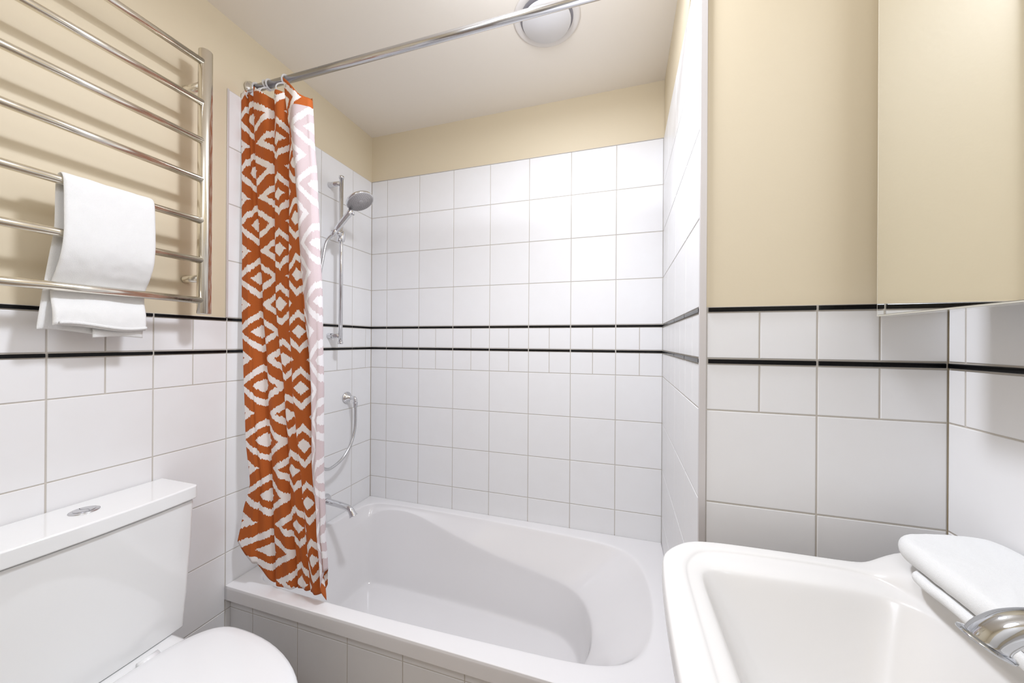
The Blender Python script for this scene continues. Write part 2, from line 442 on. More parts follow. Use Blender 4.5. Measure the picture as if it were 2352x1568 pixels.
# ---------------------------------------------------------------- shower curtain
def interp(tb, z):
    tb = sorted(tb)
    if z <= tb[0][0]: return tb[0][1]
    for (a, va), (b_, vb) in zip(tb, tb[1:]):
        if z <= b_:
            t = (z-a)/(b_-a); t = t*t*(3-2*t)*.4 + t*.6
            return va+(vb-va)*t
    return tb[-1][1]
def curtain():
    X0 = [(2.17, .001), (2.0, .004), (1.68, .014), (1.37, .024), (1.14, .040), (.91, .058), (.745, .078), (.63, .042), (.53, .034), (.38, .060)]
    XU = [(2.06, .334), (1.94, .342), (1.76, .358), (1.56, .370), (1.365, .382), (1.08, .389), (.80, .392), (.65, .400), (.54, .408), (.38, .412)]
    XFR = [(2.15, .226), (2.10, .238), (2.0, .250), (1.89, .268), (1.79, .286), (1.65, .302), (1.50, .314), (1.36, .326), (1.22, .344), (1.08, .359), (.94, .365), (.80, .367), (.66, .380), (.53, .392), (.38, .404)]
    V1 = [(2.15, .048), (2.0, .053), (1.37, .093), (1.1, .117), (.75, .149), (.38, .172)]
    V2 = [(2.15, .146), (2.0, .150), (1.37, .160), (1.1, .192), (.75, .220), (.38, .262)]
    V3 = [(2.15, .206), (2.0, .212), (1.37, .226), (1.1, .246), (.75, .285), (.38, .318)]
    V4 = [(2.15, .270), (1.95, .280), (1.37, .312), (1.0, .325), (.38, .368)]
    PK = [(30, .030), (44, .034), (30, .024), (30, .030), (26, .016)]      # columns and depth of each pleat
    NP, NQ = sum(k for k, _ in PK), 46            # columns of pleats, columns of turned-back panel
    NR = 150
    def pt(k, z):
        x0, xu, xf = interp(X0, z), interp(XU, z), interp(XFR, z)
        lo = max(0, min(1, (.85-z)/.45))
        if k <= NP:
            B_ = [x0, interp(V1, z), interp(V2, z), interp(V3, z), interp(V4, z), xu-.006]
            kk = k; i_ = 0
            while i_ < 4 and kk >= PK[i_][0]: kk -= PK[i_][0]; i_ += 1
            w = min(1, kk/PK[i_][0]); a_, b_ = B_[i_], B_[i_+1]
            # soft box pleat: fabric tucks back steeply at each valley and overlaps a little
            ww = w - .055*math.sin(2*math.pi*w)*(1.4 if i_ else .6)
            x = a_ + (b_-a_)*ww
            dep = PK[i_][1]*(.8+.3*math.sin(z*2.3+i_*1.7))*(1-.25*lo)
            y = -.678 - dep*abs(math.sin(math.pi*w))**.55
            y += .004*math.sin(math.pi*2*w*1.5+z*5+i_)*math.sin(math.pi*w)
            if i_ == 0 and w < .5: y = -.686-dep*(.97+.03*math.sin(math.pi*w)**2)
            if i_ == 4: y = y*(1-w*w) + (-.700)*w*w
            return Vector((x, y, z))
        q = (k-NP)/NQ
        if q < .12:
            an = math.pi*(q/.12-.5)
            return Vector((xu-.006+.006*math.cos(an), -.711-.011*math.sin(an), z))
        w = (q-.12)/.88
        wid = (xu-.006)-xf
        y = -.724 - .012*math.sin(math.pi*w)*(1+.5*math.sin(z*4+.5)) - .003*math.sin(w*7+z*9)
        y += lo*.02
        return Vector((xu-.006-wid*w, y, z))
    K = NP+NQ+1
    # arc length at mid height gives the cloth coordinate
    us = [0.0]
    for k in range(1, NP+1): us.append(us[-1]+(pt(k, 1.37)-pt(k-1, 1.37)).length)
    kc = min(range(NP), key=lambda k: abs(pt(k, 1.37).x-.190)); uc = us[kc]
    # last hidden pleats eased so that a whole repeat ends at the turned edge
    span = us[NP]-uc; tgt = max(1, round(span/(2*UH)))*2*UH; sc = tgt/span
    us = [u_ if u_ < uc else uc+(u_-uc)*sc for u_ in us]
    for k in range(1, NQ+1): us.append(us[NP]+UH*k/NQ)
    def ztop(k):
        if k <= NP:
            x = pt(k, 2.1).x
            tb = [(0, 2.136), (.022, 2.146), (.044, 2.128), (.053, 2.158), (.066, 2.150), (.10, 2.125), (.140, 2.098), (.155, 2.106), (.175, 2.112), (.20, 2.106), (.215, 2.09), (.27, 2.08), (.35, 2.05)]
            return interp(tb, x)
        q = (k-NP)/NQ
        return 2.044 + (2.128-2.044)*(max(0, q-.12)/.88)**1.15 - .006*math.exp(-((q-.3)/.12)**2)
    def zbot(k):
        if k <= NP:
            x = pt(k, .5).x
            b_ = .397 + .145*max(0, 1-(x-.035)/.125)
            if x > .375: b_ += .06*min(1, (x-.375)/.03)
            return b_
        q = (k-NP)/NQ
        return .50 - .105*max(0, (q-.2)/.8)
    zt0 = 2.14
    V = []; UV = []
    for r in range(NR+1):
        for k in range(K):
            t = r/NR; z = zbot(k) + (ztop(k)-zbot(k))*t
            p = pt(k, z)
            # small creases across the lower cloth
            lo = max(0, min(1, (.9-z)/.5))
            p.y += lo*.005*noise.noise(Vector((us[k]*14, z*9, 3)))
            p.x += .0025*noise.noise(Vector((us[k]*10, z*6, 8)))
            if z < .62 and k < 30: # curled lower left corner
                p.y -= .02*(1-k/30)*min(1, (.62-z)/.12)
            V.append(p); UV.append((us[k]-uc, z-1.372))
    idx = lambda r, k: r*K+k
    # vertex normals towards the printed side
    Nn = []
    for r in range(NR+1):
        for k in range(K):
            a = V[idx(r, min(k+1, K-1))] - V[idx(r, max(k-1, 0))]
            b_ = V[idx(min(r+1, NR), k)] - V[idx(max(r-1, 0), k)]
            Nn.append(a.cross(b_).normalized())
    th = .0009
    back = [v - n_*th for v, n_ in zip(V, Nn)]
    n0 = len(V); F = []; fm = []
    for r in range(NR):
        for k in range(K-1):
            F.append((idx(r, k), idx(r, k+1), idx(r+1, k+1), idx(r+1, k))); fm.append(0)
    for r in range(NR):
        for k in range(K-1):
            F.append((n0+idx(r, k), n0+idx(r+1, k), n0+idx(r+1, k+1), n0+idx(r, k+1))); fm.append(1)
    for k in range(K-1):
        F.append((idx(NR, k), idx(NR, k+1), n0+idx(NR, k+1), n0+idx(NR, k))); fm.append(0)
        F.append((idx(0, k+1), idx(0, k), n0+idx(0, k), n0+idx(0, k+1))); fm.append(0)
    for r in range(NR):
        F.append((idx(r, K-1), n0+idx(r, K-1), n0+idx(r+1, K-1), idx(r+1, K-1))); fm.append(0)
        F.append((idx(r+1, 0), n0+idx(r+1, 0), n0+idx(r, 0), idx(r, 0))); fm.append(0)
    org, wht = srgb(184, 95, 40), srgb(246, 239, 236)
    umax = us[-1]-uc-.014; vtop = 2.044-1.372-.030
    mf = fabric('printed_ikat_cotton', org, wht)
    mbk = fabric('ikat_cotton_reverse', srgb(208, 190, 191), srgb(233, 228, 229), True, umax, vtop, org, wht)
    t = thing('shower_curtain', 'rust orange and white ikat diamond shower curtain bunched at the left wall', 'shower curtain', (.17, -.69, .40))
    o = mesh_obj('curtain_cloth', V+back, F, None, t, smooth=True, uvs=UV+UV, mats=[mf, mbk], fm=fm)
    # metal eyelets just under the top hem
    for k, zz in ((30+44+14, 0), (NP+NQ-5, 0)):
        z = ztop(k)-.022; p = pt(k, z); a = (pt(k+1, z)-pt(k-1, z)); n_ = a.cross(Vector((0, 0, 1))).normalized()
        if k > NP: n_ = -n_
        MB().lathe([(.0030, .0006), (.0036, .0016), (.0052, .0019), (.0064, .0012), (.0066, 0)], p + n_*.0006, n_, 24).build('eyelet', M['chrome'], t, smooth=True)
curtain()

# ---------------------------------------------------------------- towel rail
XB = .085
rail = thing('towel_rail', 'polished steel ladder towel rail mounted on the left wall above the toilet', 'towel rail', (0, -1.115, 1.325))
for y in (-.864, -1.366):
    MB().tube([(XB, y, 1.326), (XB, y, 1.3275), (XB, y, 2.136), (XB, y, 2.1375)], [.0165, .0176, .0176, .0165], 28).build('upright', M['steel'], rail, smooth=True)
zb = [2.097, 1.9715, 1.855, 1.7365, 1.610, 1.489, 1.3665]
for i, z in enumerate(zb):
    bar = MB().tube([(XB+.004, -.871, z), (XB+.004, -1.359, z)], .0100, 20).build('bar', M['steel'], rail, smooth=True)
    if i == 6:
        cu = bpy.data.curves.new('maker_mark', 'FONT'); cu.body = 'newtech)'; cu.size = .0105; cu.extrude = .0001; cu.space_character = .95
        to = bpy.data.objects.new('tmp', cu); C.objects.link(to); bpy.context.view_layer.update()
        dg = bpy.context.evaluated_depsgraph_get(); me = bpy.data.meshes.new_from_object(to.evaluated_get(dg))
        vs = [Vector(v.co) for v in me.vertices]; fs = [tuple(p.vertices) for p in me.polygons]
        bpy.data.objects.remove(to)
        wdt = max(v.x for v in vs)
        an = R(-6)   # lettering wraps on the upper front of the bar
        def onbar(u, h):
            a = an + h/.0100
            return (XB+.004+.01012*math.cos(a-.1), -.946+u, z+.01012*math.sin(a-.1))
        pts = [onbar(.0095+v.x*.033/wdt, v.y-.0036) for v in vs]
        mk = mesh_obj('maker_mark', pts, fs, M['ink'], bar)
        rb = MB()
        def arc(r0, r1, a0, a1, n=18):
            v = []; f = []
            for k in range(n+1):
                a = a0+(a1-a0)*k/n
                v += [onbar(.0035+r0*math.cos(a), r0*math.sin(a)), onbar(.0035+r1*math.cos(a), r1*math.sin(a))]
            for k in range(n): f.append((2*k, 2*k+1, 2*k+3, 2*k+2))
            rb.add(v, f)
        arc(.0026, .0034, R(-50), R(230)); arc(.0001, .0012, 0, 2*math.pi)
        rb.build('maker_symbol', M['ink'], bar)
for y in (-.864, -1.366):
    for z in (1.437, 2.035):
        MB().lathe([(.0125, 0), (.0125, .004), (.0115, .006), (.0115, XB-.012)], (.0005, y, z), (1, 0, 0), 28).build('wall_bracket', M['steel'], rail, smooth=True)

# ---------------------------------------------------------------- towel hanging on the rail
def hanging_towel():
    ya, yb = -1.157, -.994
    prof = [(.064, 1.262, .010), (.063, 1.33, .009), (.066, 1.42, .008), (.070, 1.52, .008), (.0715, 1.59, .006), (.0745, 1.612, .0055), (.081, 1.6245, .0055), (.0905, 1.6265, .0055), (.098, 1.622, .006),
            (.1035, 1.606, .007), (.106, 1.56, .008), (.1075, 1.50, .008), (.105, 1.45, .008), (.090, 1.41, .009), (.0720, 1.375, .008), (.0715, 1.345, .008), (.082, 1.315, .012), (.086, 1.29, .013), (.086, 1.272, .012)]
    P = smooth_path([(x, 0, z) for x, z, _ in prof], 5); TH = []
    for i in range(len(prof)-1):
        for j in range(5): TH.append(prof[i][2]*(1-j/5)+prof[i+1][2]*j/5)
    TH.append(prof[-1][2])
    NY = 60; rings = []; m_ = len(P)
    for j in range(NY+1):
        t = j/NY; edge = math.sqrt(max(0, 1-((abs(t-.5)*2-.9)/.1)**2)) if abs(t-.5)*2 > .9 else 1
        edge = max(edge, .12); loop_o = []; loop_i = []
        for i, p in enumerate(P):
            a = P[max(i-1, 0)]; b_ = P[min(i+1, m_-1)]; d = (b_-a).normalized(); nn = Vector((d.z, 0, -d.x))*-1
            fl = max(0, (1.50-p.z)/.25)          # flare of the loose ends
            spread = .010*fl if i > m_*.45 else .022*fl
            y = ya-spread*(1.0 if i > m_*.45 else 1.15) + (yb-ya+spread*(.2 if i > m_*.45 else -.4))*t
            x = p.x + .003*math.sin(t*9+p.z*12)*min(1, fl+.15)
            z = p.z + (.006*math.sin(t*5+1)*(fl > .5) if (i < 4 or i > m_-5) else 0)
            end = min(1, min(i, m_-1-i)/3+.35)
            h = TH[i]*edge*end/2*1.05
            nz = .0012*noise.noise(Vector((x*60, y*60, z*60)))
            loop_o.append(Vector((x, y, z))+nn*(h+nz)); loop_i.append(Vector((x, y, z))-nn*(h*.9))
        rings.append(loop_o + loop_i[::-1])
    mb = MB().loft(rings, False, False)
    nR = 2*m_
    for base, flip in ((0, False), (NY*nR, True)):      # close the two side edges of the cloth
        for i in range(m_-1):
            q = (base+i, base+i+1, base+nR-2-i, base+nR-1-i)
            mb.f.append(q[::-1] if flip else q)
    o = mb.build('hanging_towel', M['towel'], smooth=True, subsurf=1)
    tag(o, 'white terry towel draped over the fifth bar of the towel rail', 'towel')
    # woven border near the hem and the inner fold peeping out below
    f1 = MB()
    ring2 = []
    for j in range(31):
        t = j/30; y = -1.098+.094*t; x = .0755; e = .004*math.sqrt(max(.05, 1-(2*t-1)**8)); zz = 1.2495+.004*math.sin(t*3)
        ring2.append([Vector((x+e, y, zz+.03)), Vector((x+e, y, zz+.002)), Vector((x+e*.5, y, zz)), Vector((x-e*.5, y, zz)), Vector((x-e, y, zz+.002)), Vector((x-e, y, zz+.03))])
    f1.loft(ring2); f1.build('inner_fold', M['towel'], o, smooth=True)
    hm = MB(); rg = []
    for j in range(41):
        t = j/40; y = -1.158+.155*t; zz = 1.279+.006*math.sin(t*5+1)*1.0; x = .0925+.003*math.sin(t*9+15.3)
        rg.append([Vector((x+.0012+.0016*math.cos(a), y, zz+.0035*math.sin(a))) for a in [2*math.pi*q/10 for q in range(10)]])
    hm.loft(rg); hm.build('hem', M['towel'], o, smooth=True)
hanging_towel()

# ---------------------------------------------------------------- toilet
def toilet():
    t = thing('toilet', 'white close-coupled toilet with closed lid against the left tiled wall', 'toilet', (.33, -1.111, 0))
    yc = -1.111
    def rrect(x0, x1, hw, z, r, bulge=0, n=7):
        pts = []
        for (cx, cy, a0) in ((x1-r, yc+hw-r, 0), (x0+r*.4, yc+hw-r*.4, 90), (x0+r*.4, yc-hw+r*.4, 180), (x1-r, yc-hw+r, 270)):
            rr = r if cx > (x0+x1)/2 else r*.4
            for k in range(n):
                a = R(a0+90*k/(n-1)); pts.append((cx+rr*math.cos(a), cy+rr*math.sin(a), z))
        # bulged front: extra points between the two front corners
        fr = [(x1+bulge*(1-(2*s-1)**2), yc-hw+r+(2*hw-2*r)*s, z) for s in [i/8 for i in range(1, 8)]]
        return pts + fr
    tk = MB().loft([rrect(.006, .129, .177, .428, .010, .006), rrect(.005, .146, .1845, .66, .011, .010), rrect(.004, .152, .1865, .790, .011, .012)])
    tk.build('cistern', M['ceramic'], t, bevel=.004)
    ld = MB().loft([rrect(.003, .1605, .1915, .7935, .012, .012), rrect(.003, .1605, .1915, .8310, .012, .012)])
    ld.build('cistern_lid', M['ceramic'], t, bevel=.0045, seg=3)
    fb = MB().lathe([(.0255, 0), (.0255, .0012), (.0225, .0028), (.0, .0030)], (.079, yc, .831), (0, 0, 1), 48).build('flush_plate', M['satin'], t, smooth=True)
    for sgn in (1, -1):   # two half buttons with an s-shaped gap
        v = []; n = 20
        edge = []
        for k in range(n+1):
            a = -math.pi/2 + math.pi*k/n
            edge.append((.079+.0185*math.sin(a), yc+sgn*.0185*math.cos(a)))
        inner = [(.079+.0185-.037*k/n, yc + .0035*math.sin(2*math.pi*k/n) + sgn*.0006) for k in range(1, n)]
        poly = edge+inner
        MB().loft([[(x, y, .8338) for x, y in poly], [(x, y, .8352) for x, y in poly]]).build('flush_button', M['satin'], fb)
    # pan
    def oval(cx, a, b_, z, back, n=48, sq=2.3):
        pts = []
        for k in range(n):
            th = 2*math.pi*k/n; c, s = math.cos(th), math.sin(th)
            x = cx + a*math.copysign(abs(c)**(2/sq if c < 0 else 1), c); y = yc + b_*math.copysign(abs(s)**(2/2.2), s)
            pts.append((max(x, back), y, z))
        return pts
    pan = MB().loft([oval(.33, .19, .105, 0, .10), oval(.33, .19, .108, .03, .09), oval(.33, .19, .105, .15, .07), oval(.33, .25, .13, .25, .03), oval(.32, .32, .178, .34, .01), oval(.32, .345, .190, .385, .006), oval(.32, .348, .191, .400, .006), oval(.32, .340, .186, .404, .008)])
    pan.build('pan', M['ceramic'], t, smooth=True)
    dk = MB().loft([rrect(.006, .20, .150, .395, .02), rrect(.006, .205, .155, .404, .02), rrect(.006, .20, .152, .422, .02), rrect(.006, .19, .145, .426, .02)])
    dk.build('pan_deck', M['ceramic'], t, smooth=True)
    def lidov(ins, z, n=64):
        pts = []
        for k in range(n):
            th = 2*math.pi*k/n; c, s = math.cos(th), math.sin(th)
            if c >= 0: x = .315+(.360-ins)*c; y = yc+(.2145-ins)*math.copysign(abs(s)**.97, s)
            else: x = .315-(.146-ins)*abs(c)**.62; y = yc+(.2145-ins)*math.copysign(abs(s)**.80, s)
            pts.append((x, y, z))
        return pts
    MB().loft([lidov(.010, .404), lidov(.004, .406), lidov(.003, .414), lidov(.008, .417)]).build('seat', M['plastic'], t, smooth=True)
    MB().loft([lidov(.006, .4185), lidov(.001, .420), lidov(0, .428), lidov(.003, .434), lidov(.010, .4375), lidov(.03, .4395), lidov(.08, .441), lidov(.14, .4415)]).build('seat_lid', M['plastic'], t, smooth=True)
    for y in (yc-.075, yc+.075):
        MB().tube([(.172, y-.02, .430), (.172, y+.02, .430)], .010, 16).build('hinge', M['plastic'], t, smooth=True)
toilet()

# ---------------------------------------------------------------- hand shower set
YS = -.295; XS = .069
rb = thing('shower_rail', 'slim vertical chrome riser rail on the left wall inside the bath alcove', 'shower rail', (0, YS, 1.236))
MB().tube([(XS, YS, 1.236), (XS, YS, 2.010)], .0088, 24).build('rail_tube', M['chrome'], rb, smooth=True)
for z in (1.236, 2.010):
    MB().lathe([(.0088, -.006), (.0112, -.005), (.0112, .005), (.0088, .006)], (XS, YS, z), (0, 0, 1), 24).build('end_cap', M['chrome'], rb, smooth=True)
for z in (1.2687, 1.9825):
    MB().lathe([(.0130, 0), (.0135, .002), (.0125, .010), (.0095, XS-.004)], (.0005, YS, z), (1, 0, 0), 24).build('wall_bracket', M['chrome'], rb, smooth=True)
sl = MB().lathe([(.013, -.026), (.0155, -.024), (.0175, -.012), (.0180, .004), (.016, .020), (.013, .023)], (XS, YS, 1.735), (0, 0, 1), 28)
sl.build('slider', M['chrome'], rb, smooth=True)
hp = Vector((.094, -.358, 1.742))
arm = MB().tube([(XS, YS, 1.735), (XS+.01, YS-.02, 1.737), (.088, -.338, 1.742)], [.0105, .0095, .0105], 20)
arm.build('holder_arm', M['chrome'], rb, smooth=True)
MB().lathe([(.006, 0), (.0095, .002), (.0095, .010), (.006, .012)], (XS+.006, YS-.016, 1.711), (.2, -1, -.1), 20).build('slider_knob', M['chrome'], rb, smooth=True)

hs = thing('hand_shower', 'round chrome hand shower head clipped on the riser rail', 'shower head', tuple(hp))
hdir = Vector((.60, .18, .74)).normalized()
headc = Vector((.203, -.330, 1.872))
hst = Vector((.098, -.356, 1.742))
hdir = (headc-hst).normalized()
ln = (headc-hst).length
nrm = Vector((.50, .03, -.86)).normalized()
MB().lathe([(.0085, -.03), (.0105, -.027), (.0105, -.001), (.0090, .0), (.0110, .002), (.0125, .03), (.0122, ln*.55), (.0140, ln-.055)], hst, hdir, 26).build('handle', M['chrome'], hs, smooth=True)
MB().lathe([(.012, -.026), (.030, -.022), (.046, -.013), (.0590, -.003), (.0615, .004), (.0595, .0075), (.0572, .008)], headc, nrm, 56).build('head_shell', M['chrome'], hs, smooth=True)
fp = MB().lathe([(.0573, .0070), (.0570, .0082), (.0, .0095)], headc, nrm, 56).build('spray_plate', M['grey'], hs, smooth=True)
e1 = hdir.cross(nrm).normalized(); e2 = nrm.cross(e1).normalized()
nz = MB()
for rr, cnt in ((.050, 36), (.041, 30), (.032, 22), (.022, 12)):
    for k in range(cnt):
        a = 2*math.pi*(k+.5*(cnt % 3))/cnt; p = headc + nrm*.0086 + (e1*math.cos(a)+e2*math.sin(a))*rr
        nz.lathe([(.0009, 0), (.0007, .0010)], p, nrm, 6)
no = nz.build('nozzles', M['dark'], fp)
no['kind'] = 'stuff'
MB().lathe([(.0125, .0088), (.0118, .0108), (.0, .0110)], headc, nrm, 30).build('centre_disc', M['grey'], fp, smooth=True)
lev = headc - hdir*.058 + nrm*.006
MB().tube([lev, lev+nrm*.016], [.006, .0045], 14).build('spray_lever', M['satin'], hs, smooth=True)
MB().lathe([(.0040, 0), (.0040, .001), (.003, .0016)], hst - hdir*.012 + Vector((-.5, -.7, .3)).normalized()*.0095, (-.5, -.7, .3), 18).build('holder_button', M['dark'], hs, smooth=True)

# hose from handle to wall elbow
hz = hst - hdir*.028
hpts = smooth_path([hz, hz+Vector((-.018, -.014, -.035)), (.060, -.390, 1.61), (.055, -.406, 1.50), (.05, -.412, 1.30), (.05, -.416, 1.05), (.052, -.417, .84), (.055, -.405, .715), (.058, -.365, .668), (.060, -.322, .666), (.060, -.262, .690), (.060, -.212, .745), (.058, -.186, .812), (.056, -.180, .880), (.055, -.1805, .9195)], 8)
ho = MB().tube(hpts, .0068, 14).build('shower_hose', M['hose'], smooth=True)
tag(ho, 'flexible metal shower hose looping from wall elbow up to the hand shower', 'hose')
el = thing('wall_elbow', 'round chrome wall outlet elbow with the hose screwed in below', 'hose outlet', (0, -.181, .9605))
MB().lathe([(.0275, 0), (.0285, .003), (.0275, .0065), (.0225, .0075), (.0225, .0110), (.0165, .0125), (.0150, .018), (.011, .019), (.011, .030)], (.0005, -.181, .9605), (1, 0, 0), 44).build('wall_flange', M['chrome'], el, smooth=True)
MB().tube(smooth_path([(.022, -.181, .9605), (.040, -.181, .9605), (.0515, -.181, .957), (.0548, -.181, .946), (.055, -.1805, .934)], 6), [.0095]*24+[.0105], 20).build('elbow_pipe', M['chrome'], el, smooth=True)
MB().lathe([(.0112, 0), (.0112, -.004), (.0088, -.024), (.0078, -.026)], (.055, -.1805, .938), (0, 0, 1), 22).build('hose_nut', M['satin'], el, smooth=True)

# bath mixer, mostly behind the curtain
bm_ = thing('bath_mixer', 'chrome bath filler with curved flared spout partly behind the curtain', 'bath tap', (0, -.36, .52))
MB().lathe([(.030, 0), (.031, .004), (.024, .010), (.018, .014), (.018, .04)], (.0005, -.366, .522), (1, 0, 0), 32).build('wall_flange', M['chrome'], bm_, smooth=True)
MB().lathe([(.020, -.034), (.022, -.03), (.022, .03), (.020, .034)], (.04, -.368, .524), (0, 1, 0), 30).build('mixer_body', M['chrome'], bm_, smooth=True)
MB().lathe([(.014, 0), (.020, .004), (.021, .030), (.017, .035)], (.04, -.402, .524), (0, -1, 0), 24).build('handle', M['chrome'], bm_, smooth=True)
sp = smooth_path([(.06, -.36, .524), (.11, -.36, .519), (.155, -.36, .514), (.178, -.36, .509), (.192, -.36, .500), (.201, -.36, .487), (.206, -.36, .478)], 6)
rad = [.0128 + (.0 if i < 24 else (i-24)*.0003) for i in range(len(sp))]; rad[-2:] = [.0168, .0188]
MB().tube(sp, rad, 26).build('spout', M['chrome'], bm_, smooth=True)

# ---------------------------------------------------------------- washbasin
def basin():
    t = thing('washbasin', 'white ceramic washbasin with raised tap ledge by the right wall', 'washbasin', (1.75, -1.14, 0))
    y0 = -1.14
    O = [(1.378,y0),(1.380,-1.03),(1.386,-.945),(1.392,-.912),(1.422,-.876),(1.455,-.850),(1.56,-.845),(1.67,-.843),(1.722,-.842),(1.739,-.839),(1.790,-.823),(1.850,-.825),(1.8945,-.825),(1.8945,-.99),(1.8945,y0)]
    Lp = [(1.424,y0),(1.424,-1.03),(1.425,-.960),(1.430,-.932),(1.448,-.900),(1.474,-.880),(1.57,-.874),(1.66,-.871),(1.705,-.874),(1.735,-.890),(1.752,-.925),(1.762,-.96),(1.768,-1.0),(1.770,-1.06),(1.770,y0)]
    W = [(1.449,y0),(1.449,-1.03),(1.449,-.972),(1.452,-.942),(1.467,-.926),(1.495,-.921),(1.58,-.918),(1.66,-.915),(1.70,-.915),(1.728,-.925),(1.743,-.945),(1.753,-.97),(1.759,-1.01),(1.762,-1.06),(1.762,y0)]
    Bt = [(1.505,y0),(1.505,-1.06),(1.512,-1.025),(1.525,-1.01),(1.545,-1.00),(1.565,-.998),(1.59,-.997),(1.625,-.997),(1.65,-1.0),(1.668,-1.01),(1.68,-1.03),(1.687,-1.05),(1.69,-1.07),(1.69,-1.10),(1.69,y0)]
    lz = [0,0,0,0,0,0,0,0,.000,.004,.025,.026,.026,.026,.026]
    def full(P): return P + [tuple([p[0], 2*y0-p[1]] + list(p[2:])) for p in P[-2:0:-1]]
    lz = lz + lz[-2:0:-1]
    O, Lp, W, Bt = map(full, (O, Lp, W, Bt)); n = len(O)
    ctr = (1.62, y0)
    def off(P, d, z, ledge=1):
        out = []
        for i, p in enumerate(P):
            dx, dy = p[0]-ctr[0], p[1]-ctr[1]; L_ = math.hypot(dx, dy)
            x = p[0]-dx/L_*d; y = p[1]-dy/L_*d
            out.append((min(x, 1.8945), y, z+lz[i]*ledge))
        return out
    def scl(P, sx, sy, cx, z): return [((p[0]-cx)*sx+cx, (p[1]-y0)*sy+y0, z) for p in P]
    mixr = lambda P, Q, t, z, ledge: [(P[i][0]*(1-t)+Q[i][0]*t, P[i][1]*(1-t)+Q[i][1]*t, z+lz[i]*ledge) for i in range(n)]
    rings = [scl(O, .35, .3, 1.86, .60), scl(O, .55, .5, 1.86, .66), scl(O, .80, .78, 1.86, .74), scl(O, .93, .93, 1.88, .80),
             off(O, .012, .822, 0), off(O, .001, .829, .2), off(O, 0, .834, .4), off(O, 0, .853, 1), off(O, .003, .8595, 1), off(O, .008, .8612, 1),
             mixr(off(O, .008, 0), Lp, .55, .8605, 1), mixr(off(O, .008, 0), Lp, .80, .8600, 1), mixr(O, Lp, .96, .8575, .55), off(Lp, .0, .8555, .1),
             mixr(Lp, W, .5, .8535, 0), mixr(Lp, W, .88, .8500, 0), off(W, 0, .8465, 0), off(W, .006, .838, 0),
             mixr(W, Bt, .30, .800, 0), mixr(W, Bt, .70, .742, 0), mixr(W, Bt, .95, .716, 0), off(Bt, .01, .710, 0), scl(Bt, .5, .5, 1.60, .7065)]
    mb = MB().loft(rings, True, False)
    nn = len(mb.v); mb.v.append((1.60, y0, .705)); base = (len(rings)-1)*n
    for i in range(n): mb.f.append((base+i, base+(i+1) % n, nn))
    mb.build('bowl', M['basin'], t, smooth=True, subsurf=2)
    MB().lathe([(.0, .0015), (.018, .001), (.020, -.003)], (1.60, y0, .7065), (0, 0, 1), 30).build('drain', M['chrome'], t, smooth=True)
    def ov(z, a, b_, cx=1.79): return [(min(cx+a*math.cos(2*math.pi*k/32), 1.893), y0+b_*math.sin(2*math.pi*k/32), z) for k in range(32)]
    MB().loft([ov(0, .115, .11), ov(.04, .11, .105), ov(.10, .085, .085), ov(.45, .08, .08), ov(.62, .11, .12)]).build('pedestal', M['basin'], t, smooth=True)
basin()

tp = thing('basin_tap', 'chrome basin tap with flared curved spout beside the folded towel', 'tap', (1.815, -1.165, .882))
MB().lathe([(.026, .0), (.026, .004), (.021, .010), (.0185, .04), (.019, .085), (.021, .105), (.016, .118), (.004, .122)], (1.815, -1.165, .8865), (0, 0, 1), 36).build('tap_body', M['tapmetal'], tp, smooth=True)
tip = Vector((1.660, -1.146, .952))
spp = smooth_path([(1.81, -1.165, .956), (1.775, -1.161, .971), (1.735, -1.156, .981), (1.700, -1.151, .981), (1.678, -1.148, .973), (1.665, -1.1465, .961), (1.660, -1.146, .952)], 6)
rd = [.0125 + .003*(i/36) for i in range(37)]; rd[-1] = .0175; rd[-2] = .0160
st = MB().tube(spp, rd, 32, False)
tang = (spp[-1]-spp[-2]).normalized()
st.lathe([(.0165, -.002), (.0200, .0), (.0200, .0018), (.0150, .0022), (.013, -.001), (.0, -.001)], spp[-1]+tang*.0, tang, 32)
st.build('spout', M['tapmetal'], tp, smooth=True)
MB().tube([(1.815, -1.165, .995), (1.795, -1.163, 1.010), (1.75, -1.16, 1.022)], [.009, .008, .006], 18).build('lever', M['tapmetal'], tp, smooth=True)

# ---------------------------------------------------------------- folded towel on the basin ledge
def slab(mb, outline, z0, z1, r, seed, tilt=0):
    """soft rounded slab from a plan outline"""
    n = len(outline); c = Vector((sum(p[0] for p in outline)/n, sum(p[1] for p in outline)/n))
    rings = []
    K = 12
    for k in range(K+1):
        a = -math.pi/2 + math.pi*k/K
        ins = r*(1-math.cos(a)); zz = (z0+z1)/2 + (z1-z0)/2*math.sin(a)
        rg = []
        for x, y in outline:
            d = Vector((x, y))-c; L_ = d.length
            q = Vector((x, y)) - d/L_*ins
            nv = noise.noise(Vector((q.x*22, q.y*22, seed)))*.0022 + noise.noise(Vector((q.x*90, q.y*90, seed)))*.0007
            rg.append((min(q.x, 1.893), q.y, max(zz + (nv if k > 2 else nv*.3) + tilt*(q.x-c.x), z0)))
        rings.append(rg)
    top = rings[-1]; zt = sum(p[2] for p in top)/len(top)
    for f_ in (.85, .65, .45, .25, .08):
        rg = []
        for p in top:
            q = (c.x+(p[0]-c.x)*f_, c.y+(p[1]-c.y)*f_)
            rg.append((q[0], q[1], zt*(1-f_)+p[2]*f_ + .0012*(1-f_) + .0016*noise.noise(Vector((q[0]*16, q[1]*16, seed+1)))))
        rings.append(rg)
    mb.loft(rings, True, True)
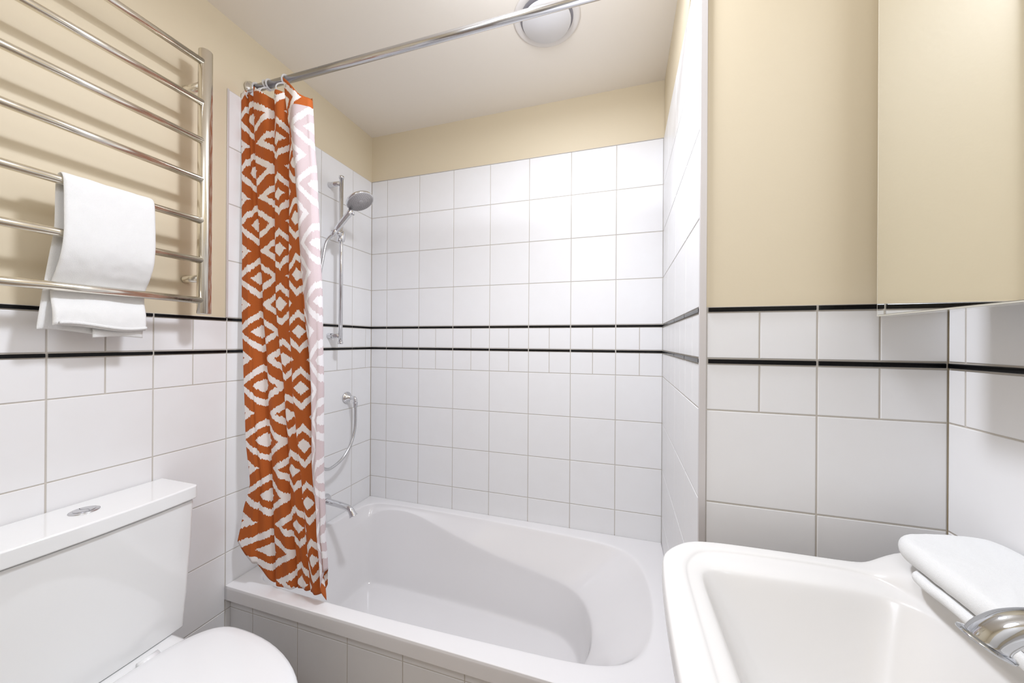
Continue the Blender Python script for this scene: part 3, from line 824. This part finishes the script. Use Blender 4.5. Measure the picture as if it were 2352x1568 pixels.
def outl(pts, k=8):
    P = pts + [pts[0]]; out = []
    m_ = len(pts)
    for i in range(m_):
        a, b_, c, d = pts[i-1], pts[i], pts[(i+1) % m_], pts[(i+2) % m_]
        for j in range(k):
            t = j/k
            out.append(tuple(.5*((2*b_[q]) + (c[q]-a[q])*t + (2*a[q]-5*b_[q]+4*c[q]-d[q])*t*t + (3*b_[q]-a[q]-3*c[q]+d[q])*t**3) for q in range(2)))
    return out
tw = MB()
slab(tw, outl([(1.737, -.945), (1.745, -.922), (1.78, -.905), (1.84, -.895), (1.888, -.90), (1.893, -.97), (1.893, -1.06), (1.888, -1.115), (1.82, -1.125), (1.745, -1.115), (1.738, -1.06), (1.737, -1.0)]), .8865, .9015, .007, 3)
slab(tw, outl([(1.742, -.925), (1.748, -.888), (1.775, -.862), (1.83, -.848), (1.885, -.852), (1.893, -.92), (1.893, -1.04), (1.886, -1.11), (1.82, -1.12), (1.748, -1.11), (1.741, -1.06), (1.739, -1.0)]), .9010, .9350, .0165, 7)
tag(tw.build('folded_towel', M['towel'], smooth=True), 'thick white folded towel lying on the basin ledge by the right wall', 'towel')

# ---------------------------------------------------------------- mirror cabinet
XM = 1.750; YF_ = -.831; ZM = 1.294
mc = thing('mirror_cabinet', 'wall cabinet with frameless mirror door above the washbasin', 'mirror cabinet', (XR, -1.2, ZM))
box_obj('cabinet_body', (1.775, XR-.0005, -1.57, YF_-.004, 1.322, 2.03), M['cabinet'], mc, bevel=.001)
box_obj('mirror_door', (XM+.0006, 1.7745, -1.575, YF_-.0008, ZM+.0006, 2.06), M['glass_edge'], mc, bevel=.001)
b_ = .0035
mesh_obj('mirror_glass', [(XM, -1.572, ZM+b_), (XM, YF_-b_, ZM+b_), (XM, YF_-b_, 2.056), (XM, -1.572, 2.056)], [(0, 1, 2, 3)], M['mirror'], mc)

# ---------------------------------------------------------------- ceiling vent
VC = (1.066, -.421)
vt = thing('ceiling_vent', 'round white extractor valve in the ceiling above the bathtub', 'vent', (VC[0], VC[1], CEIL))
MB().lathe([(.1165, .0), (.116, .0018), (.110, .0032), (.102, .0030), (.094, .0012), (.090, .0)], (VC[0], VC[1], CEIL-.0005), (0, 0, -1), 64).build('outer_ring', M['ventring'], vt, smooth=True)
MB().lathe([(.0, .0), (.090, .0004), (.092, .001)], (VC[0], VC[1], CEIL-.0009), (0, 0, -1), 48).build('throat', M['hole'], vt)
MB().lathe([(.072, .000), (.081, .006), (.0845, .009), (.0845, .0115), (.0825, .0135), (.0, .0145)], (VC[0], VC[1], CEIL-.002), (0, 0, -1), 64).build('valve_disc', M['vent'], vt, smooth=True)

# ---------------------------------------------------------------- ceiling lamp, and an added fill light by the door (both out of view)
for (lx, ly), r_, lb in ((LAMP_A, .095, 'round recessed ceiling lamp over the bath edge'), (FILL_B, .17, 'larger round fill light added near the door')):
    lp = thing('lamp_and_fill', lb, 'lamp', (lx, ly, CEIL))
    MB().lathe([(r_+.02, 0), (r_+.02, .052), (r_+.004, .055), (r_, .050), (r_, 0)], (lx, ly, CEIL-.0005), (0, 0, -1), 48).build('lamp_rim', M['lamp'], lp, smooth=True)
